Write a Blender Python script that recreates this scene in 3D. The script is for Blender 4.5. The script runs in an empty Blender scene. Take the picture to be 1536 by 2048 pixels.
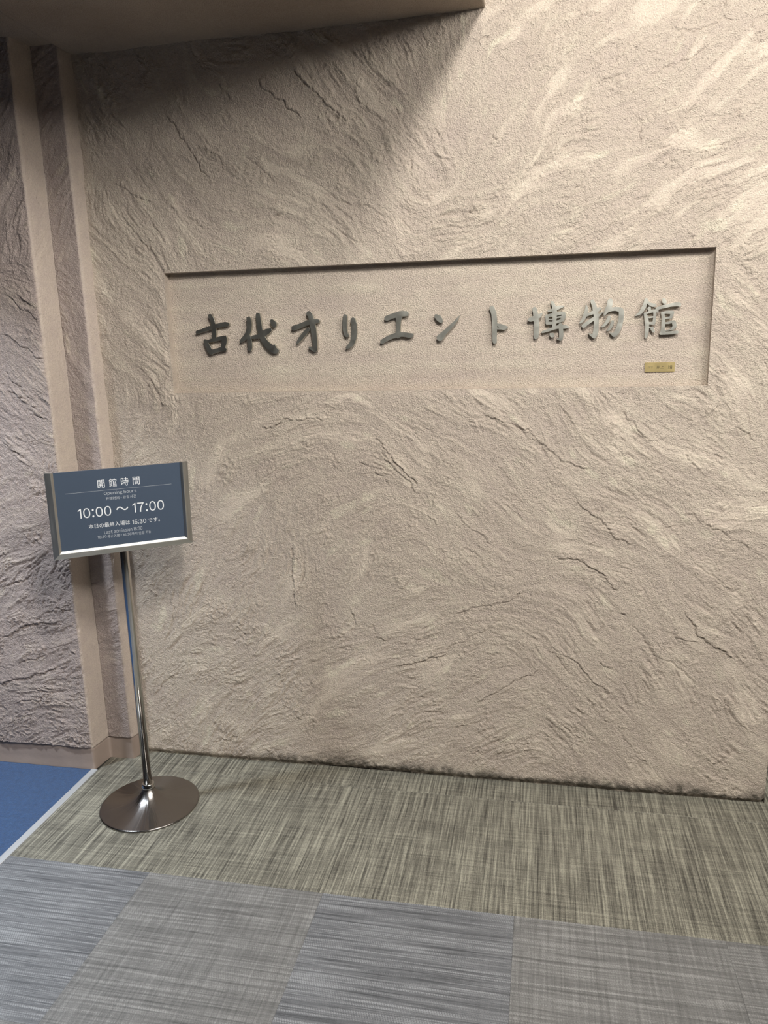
import bpy, bmesh, math
import numpy as np
from mathutils import Matrix, Vector

C = bpy.context.scene
COL = C.collection

# ------------------------------------------------------------------ camera
FPX, CAM_Y, CAM_Z, PITCH, ROLL, YAW = 1546.86, -2.3053, 1.4274, -0.2191, 0.0278, 0.205
cam_data = bpy.data.cameras.new('camera')
cam = bpy.data.objects.new('camera', cam_data)
COL.objects.link(cam)
R = (Matrix.Rotation(YAW, 3, 'Z') @ Matrix.Rotation(PITCH, 3, 'X') @ Matrix.Rotation(ROLL, 3, 'Y'))
base = Matrix(((1, 0, 0), (0, 0, -1), (0, 1, 0)))
cam.matrix_world = Matrix.Translation((0, CAM_Y, CAM_Z)) @ (R @ base).to_4x4()
cam_data.sensor_fit = 'VERTICAL'
cam_data.sensor_height = 24.0
cam_data.lens = FPX / 2048 * 24.0
cam_data.clip_start = 0.05
C.camera = cam

# ------------------------------------------------------------------ world, exposure
w = bpy.data.worlds.new('world'); C.world = w; w.use_nodes = True
w.node_tree.nodes['Background'].inputs[0].default_value = (0.9, 0.85, 0.8, 1)
w.node_tree.nodes['Background'].inputs[1].default_value = 0.0
C.view_settings.view_transform = 'Standard'
C.view_settings.look = 'None'
C.view_settings.gamma = 1.0
C.view_settings.use_curve_mapping = False
C.view_settings.exposure = 0.14

# ------------------------------------------------------------------ lamps of the room, plus an added rear fill
def area(name, loc, target, sx, sy, power, col, spread=180):
    d = bpy.data.lights.new(name, 'AREA')
    d.shape = 'RECTANGLE'; d.size = sx; d.size_y = sy; d.energy = power; d.color = col
    d.spread = math.radians(spread)
    o = bpy.data.objects.new(name, d); COL.objects.link(o)
    o.location = loc
    o.rotation_euler = (Vector(target) - Vector(loc)).to_track_quat('-Z', 'Y').to_euler()
    return o
WARM = (1.0, 0.972, 0.925)
area('ceiling_lamp_key', (0.20, -1.80, 2.93), (0.18, -0.2, 1.0), 0.10, 0.75, 96, WARM)
area('ceiling_lamp_right', (1.8, -1.9, 2.93), (0.2, 0.0, 1.2), 1.9, 0.9, 125, WARM)
area('rear_fill', (0.6, -3.4, 2.93), (0.3, -1.0, 0.3), 1.2, 0.5, 34, WARM)  # unseen fill behind the camera, added to lift the soffit's shadow
area('cool_downlight_left', (-2.05, -0.80, 2.25), (-1.83, -0.78, 0.0), 0.14, 0.14, 15, (0.80, 0.89, 1.0), 92)


# ------------------------------------------------------------------ measured data (metres)
LETTERS = [('古',[[(-1.0638,1.4663,0.0049),(-1.045,1.4709,0.0054),(-1.0161,1.4791,0.0059),(-0.9875,1.4851,0.0064),(-0.9691,1.4874,0.0069),(-0.9599,1.4868,0.0051)],[(-1.0166,1.5136,0.0067),(-1.0108,1.5019,0.007),(-1.0075,1.4801,0.007),(-1.0072,1.4595,0.007),(-1.0102,1.4467,0.0065)],[(-1.0391,1.4392,0.0054),(-1.0333,1.4241,0.0076),(-1.026,1.4083,0.0082),(-1.0222,1.4035,0.0073)],[(-1.0337,1.4365,0.0043),(-1.0106,1.4416,0.0054),(-0.9849,1.4461,0.0059),(-0.9751,1.4453,0.0086)],[(-0.9752,1.4437,0.0091),(-0.9761,1.4329,0.0081),(-0.9813,1.4202,0.0073),(-0.9832,1.4137,0.007)],[(-1.0236,1.4036,0.0071),(-1.0019,1.409,0.006),(-0.9847,1.4125,0.0065),(-0.9758,1.411,0.0059)]]),('代',[[(-0.8912,1.5015,0.0069),(-0.8902,1.4842,0.0077),(-0.8944,1.464,0.008),(-0.9037,1.449,0.0074),(-0.9155,1.4391,0.0059),(-0.9223,1.4341,0.0037)],[(-0.8942,1.4462,0.0069),(-0.8925,1.4308,0.0075),(-0.8922,1.4154,0.0072),(-0.8937,1.4098,0.0064)],[(-0.8601,1.5111,0.0073),(-0.8588,1.4934,0.0079),(-0.8567,1.4705,0.0084),(-0.8526,1.4501,0.0085),(-0.8415,1.4294,0.0095),(-0.826,1.4137,0.0106),(-0.8129,1.4045,0.0101),(-0.8053,1.403,0.0063)],[(-0.8114,1.4057,0.0069),(-0.8122,1.4159,0.0037),(-0.8134,1.4231,0.0013)],[(-0.8804,1.4458,0.0053),(-0.8595,1.449,0.0069),(-0.8368,1.4598,0.009),(-0.8242,1.465,0.0058)],[(-0.8163,1.492,0.0058),(-0.8108,1.4831,0.0089),(-0.8111,1.4793,0.0068)]]),('オ',[[(-0.7479,1.4699,0.0073),(-0.7274,1.4755,0.007),(-0.7002,1.4847,0.007),(-0.6761,1.4872,0.0067),(-0.6694,1.4875,0.0051)],[(-0.6975,1.5107,0.0077),(-0.6915,1.4981,0.0082),(-0.6873,1.4756,0.0088),(-0.6845,1.4505,0.0085),(-0.683,1.4253,0.008),(-0.6832,1.4052,0.0081)],[(-0.6841,1.4032,0.0068),(-0.6933,1.4067,0.0047),(-0.7007,1.4106,0.0031)],[(-0.7025,1.464,0.0057),(-0.7153,1.4514,0.0065),(-0.7296,1.4354,0.006),(-0.7388,1.4248,0.0034)]]),('リ',[[(-0.5851,1.4984,0.0066),(-0.587,1.4824,0.0069),(-0.5873,1.4627,0.0066),(-0.5845,1.4477,0.0061),(-0.5815,1.4431,0.0056)],[(-0.5612,1.4873,0.0076),(-0.5586,1.4742,0.0084),(-0.5588,1.4544,0.0086),(-0.5613,1.4346,0.0087),(-0.5685,1.4174,0.0072),(-0.5813,1.4077,0.0051)],[(-0.5656,1.4823,0.0041),(-0.5634,1.4842,0.0041)]]),('エ',[[(-0.4578,1.4894,0.0075),(-0.4392,1.4954,0.0072),(-0.4187,1.5003,0.0082),(-0.4009,1.5005,0.0077),(-0.3984,1.4997,0.0064)],[(-0.4214,1.4944,0.0104),(-0.4222,1.4822,0.0075),(-0.4234,1.4628,0.0065),(-0.4245,1.4481,0.0075),(-0.4252,1.4403,0.0095)],[(-0.4732,1.4224,0.0066),(-0.4536,1.4325,0.0068),(-0.4303,1.4397,0.007),(-0.4073,1.4408,0.0065),(-0.3895,1.4373,0.007),(-0.3832,1.4391,0.005)]]),('ン',[[(-0.3097,1.4907,0.0059),(-0.3027,1.4845,0.0083),(-0.2959,1.4759,0.0054)],[(-0.2996,1.4288,0.0099),(-0.2832,1.4453,0.0064),(-0.2656,1.4617,0.0054),(-0.2506,1.4769,0.0034),(-0.2432,1.4886,0.0012)]]),('ト',[[(-0.1483,1.5076,0.0072),(-0.1429,1.4925,0.0074),(-0.1404,1.4687,0.0075),(-0.1403,1.4448,0.007),(-0.1402,1.4233,0.0065),(-0.1397,1.4136,0.0061)],[(-0.1331,1.4625,0.0029),(-0.1221,1.4562,0.0062),(-0.1136,1.4524,0.007),(-0.1044,1.4528,0.0024)],[(-0.1342,1.4499,0.0022),(-0.1221,1.4502,0.0034)]]),('博',[[(-0.0274,1.501,0.0063),(-0.024,1.4853,0.0069),(-0.0215,1.4644,0.0075),(-0.0208,1.4436,0.0076),(-0.022,1.4268,0.007),(-0.023,1.4222,0.0051)],[(-0.0438,1.471,0.0029),(-0.0364,1.4732,0.0067),(-0.0238,1.4774,0.0063),(-0.0134,1.4819,0.0054),(-0.0052,1.4899,0.001)],[(0.0214,1.5178,0.0041),(0.0258,1.5074,0.005),(0.0286,1.4919,0.0066),(0.029,1.4691,0.0054),(0.0279,1.4515,0.0054)],[(0.0125,1.4945,0.0033),(0.0218,1.497,0.0037),(0.0362,1.5023,0.0054),(0.0486,1.5052,0.0033),(0.0552,1.507,0.001)],[(0.0086,1.4812,0.0037),(0.0262,1.4837,0.005),(0.0449,1.4872,0.0046),(0.0548,1.4873,0.0037)],[(0.0075,1.4801,0.005),(0.0081,1.4698,0.0046),(0.0083,1.4615,0.0046)],[(0.0087,1.4714,0.0017),(0.0244,1.4713,0.0019),(0.0368,1.4759,0.0021),(0.0534,1.4776,0.0029)],[(0.0089,1.461,0.0042),(0.0246,1.461,0.0038),(0.0433,1.4656,0.0042),(0.0515,1.4684,0.0046)],[(0.0549,1.4848,0.0041),(0.0534,1.4766,0.0062),(0.0498,1.4695,0.005)],[(-0.0043,1.4364,0.0029),(0.0104,1.4406,0.004),(0.027,1.4459,0.004),(0.0436,1.45,0.0054),(0.0582,1.4491,0.0054),(0.069,1.4482,0.0019)],[(0.0452,1.4541,0.0058),(0.0475,1.4416,0.006),(0.0487,1.427,0.0061),(0.0475,1.4166,0.0054)],[(0.0465,1.4141,0.0038),(0.0402,1.4157,0.0019),(0.037,1.4173,0.001)],[(0.0194,1.4299,0.0038),(0.0232,1.4266,0.0063),(0.0242,1.4281,0.005)]]),('物',[[(0.1154,1.5063,0.002),(0.1168,1.4951,0.0045),(0.1131,1.4808,0.0051),(0.1073,1.4667,0.0043),(0.0993,1.4587,0.0019)],[(0.1152,1.4777,0.0029),(0.1233,1.4815,0.0037),(0.1374,1.4878,0.0053),(0.1494,1.495,0.0049),(0.1554,1.4972,0.0018)],[(0.132,1.5165,0.0053),(0.1369,1.5046,0.0059),(0.1415,1.4881,0.0067),(0.1441,1.4696,0.0068),(0.1443,1.4491,0.0068),(0.1432,1.4326,0.0072),(0.1398,1.4219,0.007)],[(0.1374,1.4224,0.0054),(0.1301,1.4247,0.0027),(0.1252,1.429,0.0014)],[(0.1098,1.4501,0.0058),(0.1219,1.459,0.0051),(0.1359,1.4688,0.0047),(0.1499,1.4776,0.0033),(0.1622,1.4878,0.0014)],[(0.1801,1.5148,0.0073),(0.1785,1.5031,0.0073),(0.1728,1.4932,0.0059),(0.1681,1.4831,0.0039),(0.1652,1.4781,0.0022)],[(0.169,1.4855,0.0037),(0.1799,1.4921,0.0049),(0.196,1.494,0.0053),(0.2082,1.4905,0.0069),(0.2115,1.4837,0.0071),(0.2111,1.4675,0.0071),(0.2077,1.4492,0.0073),(0.2023,1.433,0.0074),(0.1949,1.4233,0.0066)],[(0.1925,1.424,0.0053),(0.1863,1.4268,0.0023),(0.1821,1.4288,0.001)],[(0.1786,1.4716,0.0049),(0.1739,1.4605,0.0047),(0.1651,1.4495,0.0035),(0.1581,1.4462,0.0014)],[(0.1882,1.459,0.0047),(0.1855,1.4478,0.0043),(0.1797,1.4388,0.0035),(0.1738,1.4348,0.0014)]]),('館',[[(0.2761,1.5153,0.0046),(0.2744,1.5063,0.0052),(0.2698,1.4939,0.0057),(0.262,1.4815,0.0044),(0.2499,1.4739,0.0015)],[(0.2789,1.5125,0.0025),(0.2838,1.506,0.0035),(0.2922,1.5015,0.0048),(0.3002,1.5,0.004)],[(0.2854,1.4923,0.0048),(0.2871,1.4881,0.0038)],[(0.2736,1.479,0.0027),(0.2782,1.4683,0.0052),(0.281,1.4513,0.0055),(0.2818,1.4343,0.0055),(0.2804,1.4195,0.0044),(0.2796,1.4142,0.0028)],[(0.2736,1.478,0.0025),(0.2869,1.4828,0.0033),(0.2992,1.4855,0.0042),(0.3004,1.4819,0.0038)],[(0.3003,1.484,0.0042),(0.3009,1.4718,0.0038),(0.3004,1.4592,0.0042),(0.2987,1.4508,0.0042)],[(0.2803,1.4678,0.0019),(0.2896,1.468,0.0021),(0.2989,1.4691,0.0019)],[(0.281,1.4524,0.0025),(0.2904,1.4523,0.0034),(0.2987,1.4508,0.0038)],[(0.2847,1.4402,0.0017),(0.2971,1.4407,0.0019)],[(0.2952,1.4371,0.0042),(0.2993,1.43,0.0038)],[(0.3226,1.513,0.005),(0.3248,1.5087,0.0054),(0.328,1.5065,0.0027)],[(0.3061,1.4912,0.0042),(0.3075,1.4832,0.0031)],[(0.3072,1.4912,0.0038),(0.3234,1.4958,0.0046),(0.3437,1.4997,0.0048),(0.362,1.5007,0.0052),(0.3652,1.4979,0.0037)],[(0.3197,1.4796,0.0033),(0.3237,1.469,0.0048),(0.3245,1.4521,0.0052),(0.3242,1.4373,0.0052),(0.3217,1.4258,0.0048)],[(0.3201,1.4792,0.0027),(0.3324,1.4802,0.0042),(0.3468,1.4793,0.005)],[(0.3472,1.4787,0.0048),(0.3452,1.4708,0.0042),(0.3429,1.4673,0.0033)],[(0.325,1.4643,0.0017),(0.3352,1.465,0.0029),(0.3444,1.4662,0.0031)],[(0.3256,1.451,0.0017),(0.3379,1.4517,0.0031),(0.3481,1.4545,0.0038)],[(0.3523,1.4523,0.0054),(0.3544,1.4428,0.0054),(0.3487,1.4345,0.0038)],[(0.3266,1.4301,0.0017),(0.3389,1.4318,0.0015),(0.3491,1.4341,0.0023)],[(0.3197,1.4243,0.0046),(0.3331,1.4239,0.0042),(0.3475,1.4248,0.0044),(0.3619,1.4259,0.0042)]])]
LEDGES = [[(-0.8718,1.1647),(-0.8107,1.1787),(-0.758,1.189),(-0.7061,1.1957),(-0.6551,1.1918)],[(-0.7879,1.0564),(-0.7425,1.0638),(-0.7045,1.0783),(-0.6519,1.0985)],[(-0.7096,0.8208),(-0.6749,0.8351),(-0.6626,0.8593)],[(-0.5982,0.5873),(-0.5885,0.541),(-0.5779,0.5179)],[(-0.5316,0.5437),(-0.5181,0.4895),(-0.4734,0.4723)],[(-0.4529,0.3864),(-0.3925,0.402),(-0.3402,0.4208),(-0.2767,0.4479)],[(-0.8695,0.3321),(-0.7941,0.3861)],[(-0.4391,0.6553),(-0.3944,0.6872)],[(-0.3546,0.9019),(-0.3195,0.8773),(-0.3057,0.8522)],[(-0.5658,1.0645),(-0.5089,1.0363),(-0.453,0.9795)],[(-0.5056,1.1421),(-0.4504,1.079),(-0.3675,0.9805)],[(-1.3242,0.2168),(-1.2928,0.2709),(-1.2195,0.3185)],[(-1.1135,0.0579),(-0.9909,0.1117)],[(-1.2241,0.6333),(-1.2234,0.552)],[(-1.238,0.4854),(-1.2134,0.5687)],[(-0.4855,1.1001),(-0.4234,1.0226),(-0.3679,0.9591)],[(-0.7877,0.7885),(-0.7851,0.6965),(-0.7841,0.5714)],[(-0.7578,0.7741),(-0.7579,0.6974),(-0.7737,0.619)],[(-0.381,0.4027),(-0.2843,0.4553),(-0.1972,0.5062),(-0.1402,0.5396)],[(-0.2688,0.5714),(-0.197,0.6048),(-0.0915,0.628),(-0.0364,0.6634)],[(-0.1975,0.2799),(-0.1394,0.3157),(-0.0752,0.3669),(0.009,0.4107)],[(-0.2795,0.1689),(-0.2124,0.2067),(-0.161,0.2267)],[(0.034,1.2333),(0.0734,1.2001),(0.0999,1.167)],[(-0.1693,1.202),(-0.0959,1.1814),(-0.0428,1.1577),(-0.0161,1.1274)],[(-0.0161,1.1274),(0.0171,1.1005),(0.0635,1.0669),(0.142,1.0403)],[(0.2179,1.2314),(0.2446,1.1858),(0.2774,1.1466),(0.3285,1.1139)],[(0.3969,1.1009),(0.4235,1.0618),(0.4693,1.0095)],[(0.4124,0.9289),(0.4642,0.8895),(0.5535,0.8374),(0.6363,0.7856)],[(0.0923,0.9581),(0.1259,0.9242),(0.1726,0.8905),(0.2199,0.836),(0.2727,0.8095)],[(-0.2591,0.9178),(-0.2314,0.8754),(-0.1897,0.8476),(-0.1411,0.8056)],[(-0.2459,0.7955),(-0.1968,0.7823),(-0.1828,0.7389),(-0.1548,0.7252)],[(0.0369,0.7603),(0.0837,0.7689),(0.151,0.7425),(0.1983,0.7084),(0.2327,0.6668)],[(0.2283,0.6088),(0.2619,0.5922)],[(0.015,0.4644),(0.0498,0.4589),(0.0784,0.415),(0.1205,0.3872)],[(0.0283,0.4954),(0.0635,0.4672),(0.1052,0.4469),(0.1334,0.4184),(0.1759,0.3679),(0.2248,0.3331)],[(0.1801,0.4513),(0.2078,0.4305),(0.2284,0.4204)],[(0.2689,0.5816),(0.3111,0.518),(0.359,0.4766),(0.4199,0.4359),(0.475,0.3802)],[(0.4167,0.6173),(0.4721,0.541),(0.5188,0.5074),(0.5785,0.4674)],[(0.3826,0.5291),(0.441,0.5249),(0.4734,0.5194)],[(0.5476,0.3555),(0.578,0.2831),(0.6322,0.2422)],[(0.3148,0.1229),(0.3494,0.1102)],[(0.248,0.2579),(0.2642,0.1892),(0.3002,0.1452)],[(0.1959,0.5855),(0.1844,0.5261)],[(0.4528,0.7662),(0.5189,0.706),(0.5637,0.6869)],[(-0.1211,0.9412),(-0.0734,0.9069),(-0.0392,0.8793)],[(0.5311,1.1712),(0.5819,1.1202)],[(0.4463,1.1908),(0.4854,1.2348)],[(0.3049,2.1867),(0.3494,2.1771),(0.4088,2.187),(0.462,2.1972)],[(-0.2007,2.197),(-0.1461,2.2139)],[(0.2538,2.0851),(0.3038,2.0968),(0.3477,2.1089),(0.3956,2.1361)],[(0.1285,2.0687),(0.1627,2.0822),(0.1911,2.0906)],[(0.0014,1.9503),(0.0659,2.0018),(0.1117,2.0481)],[(0.4131,2.0285),(0.44,2.037)],[(0.3498,1.9687),(0.381,2.0097)],[(0.4167,1.9689),(0.4608,1.9709),(0.4762,1.9858),(0.5489,2.0013)],[(0.3767,1.8896),(0.4267,1.8971),(0.5035,1.908)],[(0.2798,1.8908),(0.3306,1.9039)],[(0.2268,1.7748),(0.2613,1.79),(0.2783,1.8004)],[(0.1284,1.6925),(0.1642,1.7025),(0.1871,1.7306)],[(0.2998,1.7128),(0.3174,1.7119)],[(-0.3216,1.9388),(-0.2835,1.9184),(-0.2582,1.899)],[(0.3715,1.6742),(0.3918,1.6732),(0.4055,1.6841)],[(0.212,1.9959),(0.242,1.9659),(0.2473,1.9099)],[(-0.2272,1.7656),(-0.1635,1.798)],[(-0.9428,2.1718),(-0.9108,2.1331),(-0.8787,2.0944)],[(-0.8183,2.1671),(-0.7797,2.1282),(-0.7343,2.0888),(-0.6825,2.0429)],[(-0.7152,2.1874),(-0.6643,2.1362),(-0.626,2.0978),(-0.5812,2.0588),(-0.5493,2.0268)],[(-0.5398,2.1024),(-0.5082,2.0706),(-0.4447,2.0129)],[(-1.1067,2.0941),(-1.0675,2.0478),(-1.0432,1.9962),(-1.011,1.9501),(-0.9653,1.8903)],[(-0.9991,2.0055),(-0.9446,1.9706),(-0.92,1.9189)],[(-0.8669,1.9652),(-0.8138,1.9182),(-0.7743,1.8783)],[(-1.304,1.9181),(-1.2397,1.8816),(-1.1607,1.8444)],[(-0.5907,1.8298),(-0.5438,1.8147),(-0.4908,1.7931),(-0.4516,1.76)],[(-0.8011,1.7855),(-0.7815,1.7589)],[(-0.7438,1.8013),(-0.8011,1.7855)],[(-0.6011,1.7431),(-0.5475,1.7151),(-0.4871,1.6932)],[(-1.2626,1.8109),(-1.2164,1.7422),(-1.175,1.7002)],[(-1.0668,1.8131),(-0.9974,1.7639)],[(-1.2456,1.9659),(-1.1581,1.8702)],[(-0.3686,1.9424),(-0.3762,1.8834),(-0.3444,1.8453)],[(-1.1795,1.8063),(-1.1341,1.7315)]]
LEDGES_LEFT = [[(-1.6065,1.597),(-1.5615,1.5512),(-1.5026,1.5049)],[(-1.6432,1.4805),(-1.5952,1.4504),(-1.5556,1.4288),(-1.5214,1.4032),(-1.4949,1.3903)],[(-1.6687,1.3139),(-1.6228,1.2963),(-1.5874,1.2746),(-1.543,1.2486)],[(-1.6945,1.1458),(-1.6461,1.1063),(-1.605,1.0845)],[(-1.565,1.5914),(-1.54,1.5705),(-1.519,1.5537)],[(-1.6507,1.3685),(-1.622,1.3343),(-1.5885,1.3),(-1.5454,1.2656)],[(-1.582,1.2447),(-1.5417,1.2231),(-1.5058,1.2057)],[(-1.7704,0.6504),(-1.7301,0.6637),(-1.6812,0.6812),(-1.6369,0.6983)],[(-1.7269,0.513),(-1.6834,0.5192),(-1.6263,0.534),(-1.5542,0.5414)],[(-1.797,0.4772),(-1.7054,0.5141),(-1.6385,0.5373)],[(-1.7412,0.3863),(-1.6792,0.3982),(-1.6254,0.4176)],[(-1.8244,0.2981),(-1.7317,0.3333),(-1.6424,0.3554),(-1.5892,0.371)],[(-1.7825,0.2252),(-1.6999,0.2521),(-1.6312,0.2486)],[(-1.6225,0.5619),(-1.5605,0.5883),(-1.5116,0.5827)]]
FLOW = [(0.1328,2.0907,0.5302),(0.4537,1.8851,0.5795),(0.3756,2.1738,0.535),(-0.1264,1.8877,0.6302),(-0.2635,1.9996,-1.2988),(-0.4803,1.8182,-0.9601),(-0.6653,1.9906,-0.8761),(-0.9147,2.1158,-0.8779),(-1.1763,1.8595,-0.9743),(-1.2358,2.0735,-1.0678),(-0.862,1.771,-0.6183),(-0.4391,1.721,-0.6215),(-0.2659,1.7121,0.3698),(0.0778,1.7464,0.4724),(-0.7383,1.1757,0.3276),(-0.5465,1.1824,-0.093),(-0.4242,1.0978,-0.7924),(-0.3177,1.0213,-0.7019),(-0.1224,1.1577,-0.4438),(0.0926,1.1713,-0.6178),(0.2986,1.1986,-0.7056),(0.5389,1.1689,-0.9464),(0.4422,1.0271,-0.7033),(0.5583,0.8831,-0.6194),(0.1697,0.9505,-0.6175),(-0.0471,0.9474,-0.616),(-0.1967,0.7881,-0.7026),(0.0305,0.7156,-0.245),(0.2083,0.6589,-0.6132),(0.3294,0.5212,-0.79),(0.5377,0.5793,-0.7902),(0.6228,0.3457,-0.6116),(0.4921,0.1698,-0.6083),(0.2681,0.2362,-0.7009),(-0.7624,0.722,-1.5352),(-1.0051,0.9338,0.7372),(-1.1964,0.7603,0.8923),(-1.2771,0.4908,0.9807),(-1.1367,0.4068,0.6185),(-0.5872,0.9397,0.2703),(-0.6345,0.5738,0.6355),(-0.3574,0.4505,0.4982),(-0.197,0.5767,0.4061),(-0.1178,0.2933,0.5274),(-0.279,0.1934,0.44),(-0.4074,0.3958,0.4149),(-0.9673,0.2331,0.6455),(-0.7055,0.1229,0.4286),(-0.1978,0.0563,0.7953),(0.1162,0.2587,-0.7943),(0.0654,0.4742,-0.703),(-1.3247,1.0968,0.9358),(-1.2211,1.4157,-1.0826),(0.5286,1.5053,-0.709),(0.5029,1.6977,0.6023),(-0.5946,0.7439,0.543),(-1.2947,0.1138,0.7804)]
FLOW_LEFT = [(-1.5286,1.7887,0.8572),(-1.5259,1.5737,-0.7019),(-1.5751,1.3508,-0.7968),(-1.591,1.1165,-0.6988),(-1.6457,0.9867,0.5327),(-1.626,0.8711,0.4707),(-1.6251,0.6148,0.4239),(-1.7075,0.433,0.3631),(-1.6368,0.2541,0.2322),(-1.7878,0.1488,0.3127)]
SIGN_TEXT = [('開館時間', -0.0601, 0.056, 0.06, 0.0243), ('Opening hours', -0.0453, 0.0446, 0.0352, 0.012), ('开馆时间・관람시간', -0.0413, 0.0425, 0.022, 0.0092), ('10:00', -0.12, -0.0302, -0.0236, 0.0286), ('〜', -0.016, 0.0179, -0.0124, 0.0118), ('17:00', 0.0295, 0.1192, -0.0232, 0.0293), ('本日の最終入場は', -0.0953, 0.0188, -0.0571, 0.0138), ('16:30', 0.0256, 0.0645, -0.0577, 0.0134), ('です。', 0.0699, 0.1044, -0.0573, 0.0128), ('Last admission 16:30', -0.0546, 0.0518, -0.0771, 0.0107), ('16:30', -0.0738, -0.0495, -0.0884, 0.0079), ('停止入馆', -0.0466, -0.0136, -0.0901, 0.0093), ('・', -0.0102, -0.007, -0.0863, 0.002), ('16:30까지', -0.0033, 0.0364, -0.0902, 0.0087), ('입장', 0.0411, 0.057, -0.0914, 0.0095), ('가능', 0.0612, 0.0756, -0.0905, 0.0088)]


# ------------------------------------------------------------------ object helpers
def link(name, me, mat=None, parent=None):
    o = bpy.data.objects.new(name, me); COL.objects.link(o)
    if mat is not None: me.materials.append(mat)
    if parent is not None: o.parent = parent
    return o

def from_bm(name, bm, mat=None, parent=None, smooth=False):
    me = bpy.data.meshes.new(name); bm.to_mesh(me); bm.free()
    if smooth: me.polygons.foreach_set('use_smooth', [True] * len(me.polygons))
    return link(name, me, mat, parent)

def box(bm, x0, x1, y0, y1, z0, z1):
    v = [bm.verts.new(p) for p in ((x0,y0,z0),(x1,y0,z0),(x1,y1,z0),(x0,y1,z0),(x0,y0,z1),(x1,y0,z1),(x1,y1,z1),(x0,y1,z1))]
    for f in ((3,2,1,0),(4,5,6,7),(0,1,5,4),(1,2,6,5),(2,3,7,6),(3,0,4,7)): bm.faces.new([v[i] for i in f])

def structure(o): o['kind'] = 'structure'; return o
def tag(o, label, cat, group=None):
    o['label'] = label; o['category'] = cat
    if group: o['group'] = group
    return o

def lathe(profile, n=96):
    bm = bmesh.new(); rings = []
    for r, z in profile:
        rings.append([bm.verts.new((r*math.cos(2*math.pi*i/n), r*math.sin(2*math.pi*i/n), z)) for i in range(n)] if r > 1e-6 else [bm.verts.new((0, 0, z))])
    for a, b in zip(rings[:-1], rings[1:]):
        for i in range(n):
            j = (i+1) % n
            if len(a) == 1: bm.faces.new((a[0], b[j], b[i]))
            elif len(b) == 1: bm.faces.new((a[i], a[j], b[0]))
            else: bm.faces.new((a[i], a[j], b[j], b[i]))
    bmesh.ops.recalc_face_normals(bm, faces=bm.faces)
    return bm

# ------------------------------------------------------------------ materials
class NT:
    def __init__(self, name):
        self.m = bpy.data.materials.new(name); self.m.use_nodes = True
        self.t = self.m.node_tree; self.n = self.t.nodes; self.b = self.n['Principled BSDF']
    def node(self, typ, **kw):
        n = self.n.new(typ)
        for k, v in kw.items(): setattr(n, k, v)
        return n
    def l(self, a, b): self.t.links.new(a, b)
    def put(self, sock, v):
        if hasattr(v, 'is_linked') or isinstance(v, bpy.types.NodeSocket): self.l(v, sock)
        else: sock.default_value = v
    def math(self, op, a, b=0.0, c=0.0, clamp=False):
        n = self.node('ShaderNodeMath', operation=op, use_clamp=clamp)
        self.put(n.inputs[0], a); self.put(n.inputs[1], b); self.put(n.inputs[2], c)
        return n.outputs[0]
    def noise(self, vec, scale, detail=2.0, rough=0.5, dist=0.0):
        n = self.node('ShaderNodeTexNoise')
        if vec is not None: self.l(vec, n.inputs['Vector'])
        n.inputs['Scale'].default_value = scale; n.inputs['Detail'].default_value = detail
        n.inputs['Roughness'].default_value = rough; n.inputs['Distortion'].default_value = dist
        return n.outputs['Fac']
    def ramp(self, fac, stops):
        n = self.node('ShaderNodeValToRGB'); e = n.color_ramp.elements
        while len(e) < len(stops): e.new(0.5)
        for el, (p, c) in zip(e, stops): el.position = p; el.color = (*c, 1)
        self.l(fac, n.inputs[0]); return n.outputs[0]
    def mix(self, fac, a, b, mode='MIX'):
        n = self.node('ShaderNodeMix', data_type='RGBA', blend_type=mode)
        self.put(n.inputs[0], fac)
        self.put(n.inputs[6], (*a, 1) if isinstance(a, tuple) else a)
        self.put(n.inputs[7], (*b, 1) if isinstance(b, tuple) else b)
        return n.outputs[2]
    def scalevec(self, vec, s):
        n = self.node('ShaderNodeVectorMath', operation='MULTIPLY'); self.l(vec, n.inputs[0]); n.inputs[1].default_value = s
        return n.outputs[0]
    def bump(self, h, strength, dist, normal=None):
        n = self.node('ShaderNodeBump'); n.inputs['Strength'].default_value = strength; n.inputs['Distance'].default_value = dist
        self.l(h, n.inputs['Height'])
        if normal is not None: self.l(normal, n.inputs['Normal'])
        return n.outputs[0]
    def pos(self): return self.node('ShaderNodeNewGeometry').outputs['Position']
    def attr(self, name): return self.node('ShaderNodeAttribute', attribute_name=name).outputs['Fac']
    def set(self, **kw):
        for k, v in kw.items(): self.put(self.b.inputs[k.replace('_', ' ')], v)

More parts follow.
